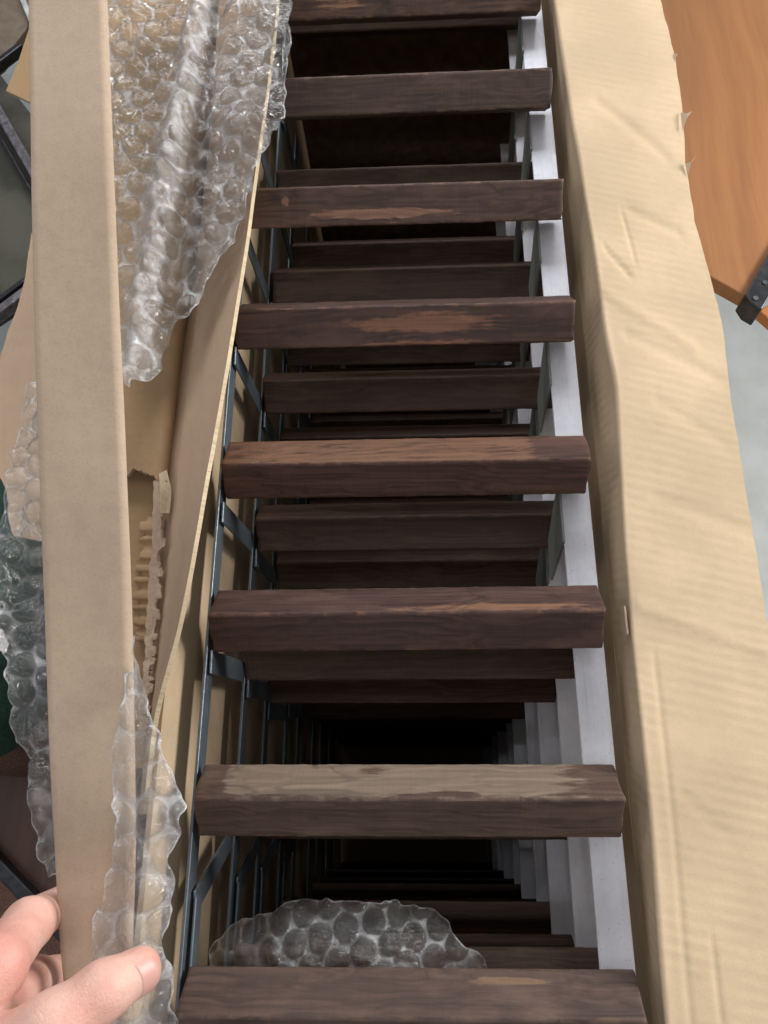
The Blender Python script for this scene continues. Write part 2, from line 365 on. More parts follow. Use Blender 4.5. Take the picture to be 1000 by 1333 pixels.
lab = {0: 'topmost dark brown slatted panel in the open carton, rungs lit', 9: 'lowest slatted panel, barely visible at the dark carton bottom'}
for L in range(NL):
    z = -STEP*L
    p = empty('slatted_panel', (DX[L], .45+DY[L], z), lab.get(L, '%s dark slatted panel from the top of the stack in the carton' % ORD[L]), 'slatted panel', 'slatted panels stacked in the carton')
    for k, yr in enumerate(RIDGE):
        if (L > 1 and yr > .70) or (L > 0 and yr > .92): continue
        me = top_mesh[k] if L == 0 else under_mesh[(k*2+L) % 3]
        o = bpy.data.objects.new('slat', me); C.objects.link(o); o.parent = p
        roll = ROLL.get(k, 0) if L == 0 else ((k*7+L*5) % 7-3)*1.2
        a = math.radians(45-roll*1.0)
        # ridge corner (SQ,SQ) rotated by a must sit at (yr, 0)
        cy = math.cos(a)*SQ-math.sin(a)*SQ; cz = math.sin(a)*SQ+math.cos(a)*SQ
        o.location = ((0 if L == 0 else ((k*3+L) % 5-2)*.0012), yr-cy-.45, -cz); o.rotation_euler = (a, 0, 0 if L else math.radians({1: .15, 3: .2, 6: -.1}.get(k, 0)))
    # flat galvanised strip under the right ends, side rail along the left ends
    yb = (YB, .925)[L] if L < 2 else .835; key = min(L, 2)
    if key not in long_me:
        v, f = box_geo((0, 0, 0), (.0115, (yb-YA)/2, .0011)); st = mesh_obj('flat_strip', v, f, M['strip_steel'], None, False)
        v, f = box_geo((0, 0, 0), (.0011, (yb-YA)/2, .0098)); ra = mesh_obj('side_rail', v, f, M['rail_steel'], None, False)
        long_me[key] = (st.data, ra.data)
    else:
        st = bpy.data.objects.new('flat_strip', long_me[key][0]); ra = bpy.data.objects.new('side_rail', long_me[key][1]); C.objects.link(st); C.objects.link(ra)
    for q_, x_, z_ in ((st, .1255, -.0500), (ra, -.1550, -.0300)):
        q_.parent = p; q_.location = (x_, (YA+yb)/2-.45, z_); bevel(q_, .0004, 1)
    if L < 4:
        for k, yr in enumerate(RIDGE):
            if k in (1, 2) or ((L > 1 and yr > .70) or yr > .88): continue
            plate('bracket', yr-.030+DY[L], z-.022, yr-.020+DY[L], z-STEP-.020, .017, -.1515+DX[L], .0018, M['rail_steel'], p)
        plate('bracket', -.060, z-.030, -.024, z-STEP-.012, .016, -.1515+DX[L], .0018, M['rail_steel'], p)
        plate('bracket', -.160, z-.034, -.056, z-.034, .014, -.1505+DX[L], .0018, M['rail_steel'], p)
        for k, yr in enumerate(RIDGE):
            if k < 4 or ((L > 1 and yr > .70) or yr > .88): continue
            # tapering bracket plate on the right side
            x = .1135+DX[L]; y = yr+DY[L]
            pts = [(y+.004, z-.046), (y-.026, z-STEP-.004), (y-.062, z-STEP-.004), (y-.050, z-.046)]
            vv = [(x-.0009, a, b) for a, b in pts]+[(x+.0009, a, b) for a, b in pts]
            o = mesh_obj('bracket', vv, [(0, 1, 2, 3), (7, 6, 5, 4), (0, 4, 5, 1), (1, 5, 6, 2), (2, 6, 7, 3), (3, 7, 4, 0)], M['bracket_steel'], p, False)

# ------------------------------------------------------------ the carton
carton = empty('carton', (0, .45, -1.18), 'long open brown cardboard carton full of stacked slatted panels', 'carton')
fx = [(-.34, .141), (-.127, .1425), (-.09, .143), (-.02, .1455), (.05, .1473), (.11, .1475), (.18, .150), (.265, .1545), (.31, .1565), (.357, .1525), (.45, .152), (.5, .150), (.58, .146), (.69, .142), (.83, .138), (1.0, .137), (1.51, .137)]
ys = np.linspace(-.34, 1.51, 19); fxx = np.interp(ys, [a for a, b in fx], [b for a, b in fx])
ox = [(-.34, .249), (.117, .2461), (.157, .2472), (.248, .2478), (.301, .2483), (.373, .2517), (.426, .2481), (.475, .2438), (.539, .2444), (.598, .2500), (.675, .2515), (.748, .2472), (.95, .248), (1.51, .248)]
oyy = np.linspace(-.34, 1.51, 60); oxx = np.interp(oyy, [a for a, b in ox], [b for a, b in ox])
NA = 420
y_ = np.linspace(-.34, 1.51, NA)
fold = np.stack([np.interp(y_, [a for a, b in fx], [b for a, b in fx])+.0007*vn(y_*22, y_*0, 4), y_, -.010+.0025*vn(y_*6, y_*0, 2)], 1)
for _ in range(10): fold[1:-1] = .25*fold[:-2]+.5*fold[1:-1]+.25*fold[2:]
outr = np.stack([np.interp(y_, [a for a, b in ox], [b for a, b in ox])+.0007*fbm(y_*90, y_*0, 6), y_, -.020+0*y_], 1)
low = np.stack([.151+0*y_+.0015*vn(y_*7, y_*0, 12), y_, -.075+0*y_], 1); bot = np.stack([.152+0*y_, y_, -1.165+0*y_], 1)
def rows(polys, counts, soft):
    cols = []
    for k, c in enumerate(counts):
        for q in range(c): cols.append(polys[k]+(polys[k+1]-polys[k])*(q/c))
    cols.append(polys[-1]); G = np.stack(cols, 1)
    for _ in range(soft):
        H = G.copy(); H[:, 1:-1] = .25*G[:, :-2]+.5*G[:, 1:-1]+.25*G[:, 2:]; G = H
    return G
G = rows([low, fold, outr], [22, 62], 1)
lenw = .066
def crease(u, v, u0, v0, u1, v1, wd):
    d = np.array([u1-u0, v1-v0]); L = np.hypot(*d); d /= L
    a = (u-u0)*d[0]+(v-v0)*d[1]; b = -(u-u0)*d[1]+(v-v0)*d[0]
    return np.clip(1-np.abs(b)/(1.6*wd), 0, 1)*sm(-.004, .004, a)*(1-sm(L-.006, L+.006, a)), b
def flap_disp(u, v):
    y = -.34+v*1.0; s = u-lenw                        # s: metres outward from the fold
    on = sm(-.004, .004, s)
    d = on*(.00022*np.sin(6.283*(y/.031+s*6)+1.2*vn(y*9, s*12, 1))*(.4+.6*vn(y*5, s*9, 8)**2)+.0012*fbm(y*7, s*10, 3, 2))
    for (a, b, c, e, wd, amp) in ((.006, .447, .028, .415, .0016, -.0022), (.030, .49, .034, .43, .0016, -.0009), (.034, .49, .085, .462, .0035, -.0018), (.02, .615, .085, .545, .0045, -.0014),
                                  (.0, .40, .075, .345, .004, .0014), (.012, .36, .095, .318, .0035, -.0014), (.02, .22, .10, .19, .004, -.0010), (.0, .135, .1, .10, .003, .0014), (.03, .30, .09, .262, .004, -.0010),
                                  (.012, .10, .011, -.34, .0018, -.0009), (.030, -.075, .030, -.125, .0014, -.0012), (.05, -.135, .10, -.12, .0016, -.0014), (.018, .01, .05, -.02, .002, -.0008)):
        g, _ = crease(s, y, a, b, c, e, wd*1.1); d = d+on*amp*.9*g
    d = d+(1-on)*.0012*fbm(y*9, u*14, 5, 2)
    return d
rf = sheet('right_flap', G, .0035, M['kraft_flap'], carton, flap_disp, edge_mat=M['kraft_torn'], ang=60); rf['label'] = 'pale creased cardboard flap folded outwards on the right'
G = rows([bot[::6], low[::6]+np.array([.0005, 0, -.001])], [12], 0)
sheet('right_wall', G, .004, M['kraft_wall'], carton)
# left inner wall: leans outward above the rails, upright below
yl = np.linspace(-.34, 1.51, 200)
w0 = np.stack([-.1745+.0020*vn(yl*5, yl*0, 3), yl, -.004+.002*vn(yl*4, yl*0, 7)], 1); w1 = np.stack([-.1665+.0012*vn(yl*6, yl*0, 5), yl, -.045+0*yl], 1); w2 = np.stack([-.1670+0*yl, yl, -1.165+0*yl], 1)
G = rows([w0, w1, w2], [24, 40], 4)
sheet('left_wall', G, .004, M['kraft_wall'], carton, lambda u, v: .0012*fbm(u*25, v*9, 2), ang=60)
for nm, yy in (('end_wall', 1.516), ('end_wall', -.348)):
    v, f = box_geo((-.008, yy, -.60), (.163, .003, .565)); mesh_obj(nm, v, f, M['kraft_wall'], carton, False)
v, f = box_geo((-.008, .935, -.61), (.152, .004, .550)); mesh_obj('shaded_end_wall', v, f, plain('end_wall_shade', (.16, .105, .075), .8, 0, 60, .3), carton, False)  # inner end wall of the carton, its deep shade put into the dark colour
v, f = box_geo((-.008, .584, -1.172), (.158, .93, .004)); mesh_obj('bottom', v, f, M['kraft_wall'], carton, False)

# tear shreds along the outer edge of the right flap
for (a, b, c) in (((.2475, .600, -.019), (.2560, .597, -.015), (.2462, .578, -.018)), ((.2440, .540, -.019), (.2515, .543, -.014), (.2445, .527, -.019)), ((.2505, .676, -.020), (.2535, .672, -.018), (.2500, .662, -.020))):
    a, b, c = map(np.array, (a, b, c)); m1 = (a+b)/2+np.array([.0004, -.003, .0012]); m2 = (b+c)/2+np.array([.0001, .003, .0006])
    top = np.array([a, m1, b, m2, c]); vv = np.concatenate([top, top-np.array([0, 0, .0006])])
    mesh_obj('paper_shred', vv, [(4, 3, 2, 1, 0), (5, 6, 7, 8, 9)]+[(i, (i+1) % 5, (i+1) % 5+5, i+5) for i in range(5)], M['kraft_torn'], carton, False)
# small torn tab on the right inner wall
vv, f = box_geo((.1462, .124, -.017), (.0006, .010, .0035)); tb = mesh_obj('torn_tab', vv, f, M['kraft_torn'], carton, False)

A_ = [(-.2120, -.34, -.012), (-.2120, .4, -.012), (-.2110, 1.51, -.012)]; B_ = [(-.2120, -.34, -1.165), (-.2120, .4, -1.165), (-.2110, 1.51, -1.165)]
sheet('outer_left_wall', loft([A_, B_], 30, [20]), .004, M['kraft_brown'], carton, lambda u, v: .002*fbm(u*9, v*9, 2))
# inner liner flap with its pale cut edge, leaning over the panels on the left
Lp = [(-0.1940, 0.8726, -0.0150), (-0.1928, 0.7682, -0.0150), (-0.1869, 0.5847, -0.0150), (-0.1879, 0.4371, -0.0150), (-0.1909, 0.3376, -0.0150), (-0.1929, 0.2413, -0.0150), (-0.1912, 0.1312, -0.0150), (-0.1886, 0.0601, -0.0150), (-0.1863, -0.0051, -0.0150)]
Rp = [(-0.1194, 0.7900, 0.0350), (-0.1208, 0.6957, 0.0350), (-0.1261, 0.5472, 0.0350), (-0.1329, 0.3964, 0.0350), (-0.1384, 0.3069, 0.0340), (-0.1466, 0.2203, 0.0320), (-0.1597, 0.1218, 0.0240), (-0.1761, 0.0575, 0.0080), (-0.1829, -0.0051, -0.0080)]
G = loft([Lp, Rp], 260, [30], 0)
sheet('liner_flap', G, .0032, M['kraft_liner'], carton, lambda u, v: .0010*fbm(u*18, v*10, 5)+.0012*np.sin(v*9)*u/.06, edge_mat=M['kraft_edge'], ang=50)['label'] = 'smooth inner flap with a pale cut edge'
# brown outer flap, torn in the middle
A_ = [(-0.3825, 0.8624, 0.0000), (-0.3583, 0.7579, 0.0000), (-0.3195, 0.5753, 0.0000), (-0.2912, 0.4289, 0.0000), (-0.2708, 0.3307, 0.0000), (-0.2560, 0.2441, -0.0040)]
F_ = [(-0.2099, 0.8443, 0.0040), (-0.2061, 0.7432, 0.0040), (-0.1981, 0.5655, 0.0040), (-0.1946, 0.4226, 0.0040), (-0.1943, 0.3263, 0.0040), (-0.1938, 0.2256, 0.0040)]
E_ = [(-0.2044, 0.8965, -0.0300), (-0.2012, 0.7892, -0.0300), (-0.1957, 0.6007, -0.0300), (-0.1951, 0.4490, -0.0300), (-0.1974, 0.3468, -0.0300), (-0.1993, 0.2411, -0.0300)]
G = loft([A_, F_, E_], 200, [44, 8], 2)
rag = .012*fbm(np.linspace(0, 7, G.shape[1]), np.zeros(G.shape[1]), 3)+.010*np.maximum(0, .5-np.abs(np.linspace(0, 1, G.shape[1])-.45))
ww = sm(.85, 1, np.linspace(0, 1, G.shape[0]))[:, None]*rag[None, :]; G[..., 1] += ww
sheet('torn_outer_flap', G, .0032, M['kraft_brown'], carton, lambda u, v: .0010*fbm(u*20, v*14, 7)+.00008*np.sin(v/.008*6.28+3*fbm(u*9, v*9)), edge_mat=M['kraft_torn'], ang=60)
A_ = [(-0.2708, 0.2893, -0.0140), (-0.2531, 0.1904, -0.0120), (-0.2403, 0.1310, -0.0120), (-0.2289, 0.0757, -0.0120), (-0.2193, 0.0241, -0.0120)]
F_ = [(-0.1965, 0.2809, -0.0140), (-0.1935, 0.1902, -0.0140), (-0.1919, 0.1310, -0.0140), (-0.1900, 0.0758, -0.0140), (-0.1881, 0.0242, -0.0140)]
G = loft([A_, F_], 140, [40], 0); G[:, -8:, 0] += (.0022*fbm(np.linspace(0, 26, 140), np.zeros(140), 4))[:, None]*np.linspace(0, 1, 8)[None, :]
sheet('torn_lower_flap', G, .003, M['kraft_brown'], carton, lambda u, v: .0012*fbm(u*22, v*22, 7), edge_mat=M['kraft_torn'], ang=60)
A_ = [(-0.1977, 0.2290, 0.0020), (-0.1948, 0.1908, 0.0020), (-0.1936, 0.1501, 0.0010), (-0.1925, 0.1112, 0.0000), (-0.1918, 0.0794, -0.0020), (-0.1922, 0.0436, -0.0040)]
F_ = [(-0.1885, 0.2284, 0.0030), (-0.1870, 0.1904, 0.0030), (-0.1854, 0.1497, 0.0020), (-0.1854, 0.1111, 0.0000), (-0.1854, 0.0794, -0.0020), (-0.1864, 0.0436, -0.0040)]
G = loft([A_, F_], 240, [10], 0); q = np.linspace(0, 60, 240)
G[:, 6:, 0] += (.0024*fbm(q*.55, q*0, 1)+.0012*np.sign(vn(q*.9, q*0, 8)))[:, None]*np.linspace(0, 1, 5)[None, :]; G[:, :4, 0] += (.0014*fbm(q*.7, q*0, 2))[:, None]*np.linspace(1, 0, 4)[None, :]
sheet('torn_ridge', G, .003, M['kraft_torn'], carton, lambda u, v: .0016*fbm(u*180, v*90, 3), ang=40)
A_ = [(-0.2066, 0.2049, -0.0060), (-0.2068, 0.1757, -0.0060), (-0.2057, 0.1464, -0.0060), (-0.2031, 0.1236, -0.0060), (-0.1982, 0.1097, -0.0060)]
F_ = [(-0.1963, 0.2032, -0.0020), (-0.1944, 0.1743, -0.0020), (-0.1935, 0.1452, -0.0020), (-0.1931, 0.1229, -0.0030), (-0.1936, 0.1093, -0.0040)]
G = loft([A_, F_], 200, [12], 0); q = np.linspace(0, 1, 200); G[:, :4, 0] += (.0030*np.sign(np.sin(q*9*6.283+2*vn(q*9, q*0, 2)))*.6+.002*fbm(q*20, q*0, 4))[:, None]*np.linspace(1, 0, 4)[None, :]
sheet('corrugated_medium', G, .0008, M['kraft_brown'], carton, lambda u, v: .0016*np.tanh(2*np.sin(v/v.max()*9*6.283+2*vn(v/v.max()*9, v*0, 2))), ang=50)
A_ = [(-0.1945, 0.2335, 0.0060), (-0.1911, 0.2181, 0.0100), (-0.1895, 0.2018, 0.0080)]; F_ = [(-0.1898, 0.2381, 0.0040), (-0.1854, 0.2209, 0.0030), (-0.1849, 0.2036, 0.0030)]
sheet('paper_curl', loft([A_, F_], 24, [8]), .0008, M['kraft_edge'], carton, lambda u, v: .0006*fbm(u*160, v*120, 3))
# ragged brown flap pieces that stick out on the far left
A_ = [(-0.3599, 0.5144, -0.0500), (-0.3596, 0.4317, -0.0500), (-0.3640, 0.4029, -0.0500), (-0.3690, 0.3476, -0.0500), (-0.3570, 0.2733, -0.0500), (-0.3394, 0.2450, -0.0500), (-0.3346, 0.2244, -0.0500), (-0.3279, 0.2043, -0.0500)]
F_ = [(-0.3059, 0.5124, -0.0500), (-0.2947, 0.4297, -0.0500), (-0.2897, 0.3927, -0.0500), (-0.2834, 0.3455, -0.0500), (-0.2734, 0.2717, -0.0500), (-0.2696, 0.2438, -0.0500), (-0.2659, 0.2167, -0.0500), (-0.2628, 0.1936, -0.0500)]
G = loft([A_, F_], 120, [30]); G[:, :5, 0] += (.002*fbm(np.linspace(0, 20, 120), np.zeros(120), 2))[:, None]*np.linspace(1, 0, 5)[None, :]
def cz(u, v): return .0016*fbm(u*16, v*16, 5)-.003*sm(.03, .0, u)
sheet('torn_side_flap', G, .003, M['kraft_liner'], carton, cz, edge_mat=M['kraft_torn'], ang=60)
vv, f = prism([(-0.4290, 0.7082, -0.0600), (-0.4228, 0.7499, -0.0600), (-0.4181, 0.8144, -0.0600), (-0.3839, 0.8053, -0.0600), (-0.3637, 0.6707, -0.0600), (-0.3977, 0.6893, -0.0600)], -.063, -.060); mesh_obj('flap_corner', vv, f, M['kraft_brown'], carton, False)
# printed chevrons on the torn side flap
ink = plain('print_ink', (.10, .07, .05), .8, 0, 200, .3)
for k in (0, 1):
    q = [(-0.3542+0.00502*k, 0.4198-0.00015*k, -0.0475+0.00000*k), (-0.3490+0.00500*k, 0.4139-0.00015*k, -0.0475+0.00000*k), (-0.3514+0.00498*k, 0.4074-0.00015*k, -0.0475+0.00000*k), (-0.3523+0.00499*k, 0.4082-0.00015*k, -0.0475+0.00000*k), (-0.3508+0.00500*k, 0.4139-0.00015*k, -0.0475+0.00000*k), (-0.3547+0.00501*k, 0.4186-0.00015*k, -0.0475+0.00000*k)]
    vv, f = prism(q, -.0480, -.0474); mesh_obj('printed_chevron', vv, f, ink, carton, False)

# ------------------------------------------------------------ smooth kraft strip held by the hand
st = empty('cardboard_strip', (-0.1906, 0.1638, 0.1200), 'long smooth kraft cardboard strip held upright along the left side by the hand', 'cardboard')
SL = [(-0.2408, 0.5167, 0.2170), (-0.2357, 0.4682, 0.2070), (-0.2250, 0.3618, 0.1900), (-0.2198, 0.2715, 0.1650), (-0.2145, 0.1848, 0.1400), (-0.2097, 0.1011, 0.1150), (-0.2048, 0.0395, 0.1000), (-0.1981, -0.0198, 0.0880), (-0.1938, -0.0579, 0.0800), (-0.1881, -0.0949, 0.0720), (-0.1826, -0.1310, 0.0640)]
SR = [(-0.1940, 0.5135, 0.2170), (-0.1892, 0.4654, 0.2070), (-0.1784, 0.3598, 0.1900), (-0.1729, 0.2700, 0.1650), (-0.1675, 0.1839, 0.1400), (-0.1634, 0.1006, 0.1150), (-0.1603, 0.0394, 0.1000), (-0.1571, -0.0197, 0.0880), (-0.1568, -0.0576, 0.0800), (-0.1561, -0.0946, 0.0720), (-0.1555, -0.1306, 0.0640)]
G = loft([SL, SR], 260, [48])
ss = np.abs(np.linspace(-1, 1, G.shape[1])); G[..., 2] -= (.0022*np.clip((ss-.92)/.08, 0, 1)**2)[None, :]
sheet('face', G, .0022, M['kraft_strip'], st, lambda u, v: .0007*fbm(u*20, v*7, 2), ang=70)

# ------------------------------------------------------------ bubble wrap
FILM = film('bubble_film', .48, .06); FILM2 = film('bubble_film_milky', .52, .07); FILM3 = film('bubble_film_bright', .60, .08)
def inside(px, py, poly):
    r = np.zeros(px.shape, bool); n = len(poly)
    for i in range(n):
        x0, y0 = poly[i][:2]; x1, y1 = poly[(i+1) % n][:2]
        c = ((y0 > py) != (y1 > py)) & (px < (x1-x0)*(py-y0)/(y1-y0+1e-12)+x0); r ^= c
    return r
def idw(px, py, ctrl):
    num = 0; den = 0
    for (x, y, z) in ctrl:
        w = 1/((px-x)**2+(py-y)**2+2e-5)**1.6; num = num+w*z; den = den+w
    return num/den
def wrap(name, poly, zfun, label, mat, res=.0012, pitch=.0215, rad=.0098, hgt=.0062, ang=20., seed=0, root=None, milky=None, clip=None):
    P_ = np.array([q[:2] for q in poly]); x0, y0 = P_.min(0)-.002; x1, y1 = P_.max(0)+.002
    X, Y = np.meshgrid(np.arange(x0, x1, res), np.arange(y0, y1, res))
    wx = X+.0055*fbm(X*75, Y*75, seed+.3); wy = Y+.0055*fbm(X*75, Y*75, seed+5.1)
    ins = inside(wx, wy, P_)
    a = math.radians(ang); U = (X*math.cos(a)+Y*math.sin(a)); V = (-X*math.sin(a)+Y*math.cos(a))
    U = U+.0026*fbm(X*30, Y*30, seed+11); V = V+.0026*fbm(X*30, Y*30, seed+17)
    h = np.zeros_like(X); web = np.ones_like(X)
    r0 = np.round(V/(pitch*.866)).astype(int)
    for dr in (-1, 0, 1):
        r = r0+dr; xo = (r % 2)*.5; c0 = np.round(U/pitch-xo)
        for dc in (-1, 0, 1):
            c = c0+dc; fl = hash2(c, r, seed+2.); jx = (hash2(c, r, seed+3.)-.5)*.15; jy = (hash2(c, r, seed+4.)-.5)*.15
            du = U-(c+xo+jx)*pitch; dv = V-(r+jy)*pitch*.866; q = np.sqrt(du*du+dv*dv)/rad
            full = np.where(fl < .25, .30, .5+.5*fl)
            dent = 1-.65*np.clip(fbm(du*190+c*3.3, dv*190+r*1.7, seed+8)-.05, 0, 1)
            hh = hgt*full*np.clip(1-q**3.0, 0, 1)**.62*dent
            h = np.maximum(h, hh); web = np.minimum(web, sm(.90, 1.10, q)*(.55+.45*hash2(c, r, seed+21.)))
    Z = zfun(X, Y)+h+.0016*fbm(X*70, Y*70, seed+6)
    if milky is not None: web = np.clip(web+milky(X, Y), 0, 1.6)
    idx = -np.ones(X.shape, int); ok = ins[:-1, :-1] & ins[1:, :-1] & ins[:-1, 1:] & ins[1:, 1:]
    use = np.zeros(X.shape, bool)
    for di in (0, 1):
        for dj in (0, 1): use[di:X.shape[0]-1+di, dj:X.shape[1]-1+dj] |= ok
    idx[use] = np.arange(use.sum()); V3 = np.stack([X[use], Y[use], Z[use]], 1)
    i, j = np.nonzero(ok); F = np.stack([idx[i, j], idx[i, j+1], idx[i+1, j+1], idx[i+1, j]], 1)
    # relax the cut outline
    e = np.sort(np.concatenate([F[:, [0, 1]], F[:, [1, 2]], F[:, [2, 3]], F[:, [3, 0]]]), axis=1); ue, cnt = np.unique(e, axis=0, return_counts=True); be = ue[cnt == 1]
    for _ in range(6):
        acc = np.zeros_like(V3); n = np.zeros(len(V3)); np.add.at(acc, be[:, 0], V3[be[:, 1]]); np.add.at(acc, be[:, 1], V3[be[:, 0]]); np.add.at(n, be[:, 0], 1); np.add.at(n, be[:, 1], 1)
        b = n >= 2; V3[b] = .5*V3[b]+.5*acc[b]/n[b][:, None]
    wb = web[use].copy(); wb[np.unique(be)] = 1.1
    if root is None:
        o = mesh_obj(name, V3, F, mat, None, True, attr={'web': wb}, ang=180); tag(o, label, 'bubble wrap', 'pieces of bubble wrap'); return o
    return mesh_obj(name, V3, F, mat, root, True, attr={'web': wb}, ang=180)

# sheet draped over the upper left edge
poly = [(-0.2884, 0.7525, 0.0600), (-0.1038, 0.7399, 0.0600), (-0.1060, 0.6607, 0.0600), (-0.1055, 0.6052, 0.0600), (-0.1069, 0.5528, 0.0600), (-0.1119, 0.5132, 0.0600), (-0.1226, 0.4911, 0.0600), (-0.1320, 0.4458, 0.0600), (-0.1417, 0.4129, 0.0600), (-0.1572, 0.3834, 0.0600), (-0.1653, 0.3698, 0.0600), (-0.1750, 0.3496, 0.0600), (-0.1907, 0.3235, 0.0600), (-0.2017, 0.3005, 0.0600), (-0.2111, 0.2856, 0.0600), (-0.2218, 0.2998, 0.0600), (-0.2416, 0.4166, 0.0600)]
ctrl = [(-0.2623, 0.6702, 0.0600), (-0.2412, 0.4952, 0.0580), (-0.2251, 0.3598, 0.0400), (-0.2018, 0.6734, 0.0550), (-0.1758, 0.6786, 0.0500), (-0.1905, 0.5010, 0.0500), (-0.1698, 0.5051, 0.0450), (-0.1448, 0.6631, 0.0600), (-0.1362, 0.5291, 0.0600), (-0.1130, 0.6748, 0.0500), (-0.1140, 0.5433, 0.0460), (-0.1561, 0.4113, 0.0450), (-0.1923, 0.3766, 0.0350), (-0.2177, 0.3180, 0.0300)]
rA, rB = np.array((-0.1846, 0.6655, 0.0600))[:2], np.array((-0.2136, 0.3188, 0.0500))[:2]
def rid(X, Y, A, B):
    d = (B-A)/np.linalg.norm(B-A); return -(X-A[0])*d[1]+(Y-A[1])*d[0]
def z1(X, Y):
    b = rid(X, Y, rA, rB); z = idw(X, Y, ctrl); return z+.012*np.exp(-(b/.009)**2)-.008*np.exp(-((b-.018)/.006)**2)
def mk1(X, Y):
    b = rid(X, Y, rA, rB); return .75*np.exp(-((b)/.012)**4)
wrap('bubble_wrap', poly, z1, 'clear bubble wrap sheet draped over the upper left carton edge', FILM, seed=1, ang=12, hgt=.0080, milky=mk1)
# bunched along the far side of the strip
poly = [(-0.3048, 0.3139, 0.0000), (-0.3090, 0.2864, 0.0000), (-0.3062, 0.2369, 0.0000), (-0.3047, 0.1931, 0.0000), (-0.2998, 0.1515, 0.0000), (-0.2876, 0.1010, 0.0000), (-0.2787, 0.0743, 0.0000), (-0.2713, 0.0435, 0.0000), (-0.2606, 0.0236, 0.0000), (-0.2508, -0.0052, 0.0000), (-0.2427, -0.0237, 0.0000), (-0.2349, -0.0417, 0.0000), (-0.2110, -0.0416, 0.0000), (-0.2589, 0.3128, 0.0000)]
eA, eB = np.array((-0.3138, 0.3036, 0.0000))[:2], np.array((-0.2514, -0.0237, 0.0000))[:2]
def z2(X, Y):
    b = np.abs(rid(X, Y, eA, eB)-.0); return .012+.010*fbm(X*30, Y*30, 3)-.4*np.clip(.010-b, 0, .01)
wrap('bubble_wrap', poly, z2, 'crumpled bubble wrap bunched behind the left side of the cardboard strip', FILM2, seed=2, ang=35, res=.0011, pitch=.019, rad=.0092, hgt=.009)
# rolled edge hanging over the lower part, under the thumb
poly = [(-0.1598, 0.1072, 0.1060), (-0.1546, 0.0763, 0.1060), (-0.1490, 0.0573, 0.1060), (-0.1390, 0.0348, 0.1060), (-0.1312, 0.0151, 0.1060), (-0.1258, 0.0017, 0.1060), (-0.1268, -0.0133, 0.1060), (-0.1296, -0.0261, 0.1060), (-0.1318, -0.0438, 0.1060), (-0.1312, -0.0645, 0.1060), (-0.1261, -0.0843, 0.1060), (-0.1217, -0.1065, 0.1060), (-0.1708, -0.1071, 0.1060), (-0.1720, -0.0782, 0.1060), (-0.1689, -0.0614, 0.1060), (-0.1670, -0.0405, 0.1060), (-0.1621, -0.0226, 0.1060), (-0.1651, 0.0073, 0.1060), (-0.1668, 0.0269, 0.1060), (-0.1621, 0.0511, 0.1060), (-0.1580, 0.0721, 0.1060)]
cl = [(-0.1644, 0.1163, 0.1060), (-0.1571, 0.0678, 0.1060), (-0.1482, 0.0190, 0.1060), (-0.1456, -0.0189, 0.1060), (-0.1491, -0.0544, 0.1060), (-0.1454, -0.1068, 0.1060)]
def z3(X, Y):
    yy = np.array([c[1] for c in cl])[::-1]; xx = np.array([c[0] for c in cl])[::-1]; hw = np.interp(Y, yy, [.026, .025, .023, .022, .016, .006])
    b = (X-np.interp(Y, yy, xx))/hw; zb = np.interp(Y, yy, [.088, .096, .104, .110, .114, .118]); return zb-np.where(b > 0, .014, .004)*np.clip(np.abs(b), 0, 1.3)**2.4+.004*fbm(X*40, Y*25, 5)-.006*np.exp(-((b+.15+.3*vn(Y*20, Y*0, 2))/.22)**2)
def mk3(X, Y): return .18+.25*fbm(X*60, Y*30, 9)
wrap('bubble_wrap', poly, z3, 'rolled edge of bubble wrap pinched under the thumb at lower left', FILM2, seed=3, ang=62, pitch=.0205, rad=.0096, hgt=.006, milky=mk3)
# scrap pushed between the two lowest rungs
poly = [(-0.1476, -0.1010, -0.0450), (-0.1422, -0.0857, -0.0450), (-0.1300, -0.0755, -0.0450), (-0.1044, -0.0670, -0.0450), (-0.0891, -0.0609, -0.0450), (-0.0683, -0.0589, -0.0450), (-0.0423, -0.0620, -0.0450), (-0.0164, -0.0600, -0.0450), (0.0000, -0.0640, -0.0450), (0.0142, -0.0735, -0.0450), (0.0270, -0.0834, -0.0450), (0.0406, -0.0966, -0.0450), (0.0518, -0.1283, -0.0450), (-0.1612, -0.1308, -0.0450)]
qc = np.array((-0.0572, -0.0881, -0.0450))
def z4(X, Y):
    return -.036-.9*np.clip(np.abs(X-qc[0])-.03, 0, 1)**1.25-1.6*np.clip(Y-qc[1]+.0, 0, 1)**1.15+.010*fbm(X*45, Y*45, 2)
wrap('bubble_wrap', poly, z4, 'bubble wrap scrap stuffed between the two nearest rungs of the panel', FILM3, seed=4, ang=15, res=.0010, pitch=.0175, rad=.0083, hgt=.0075)

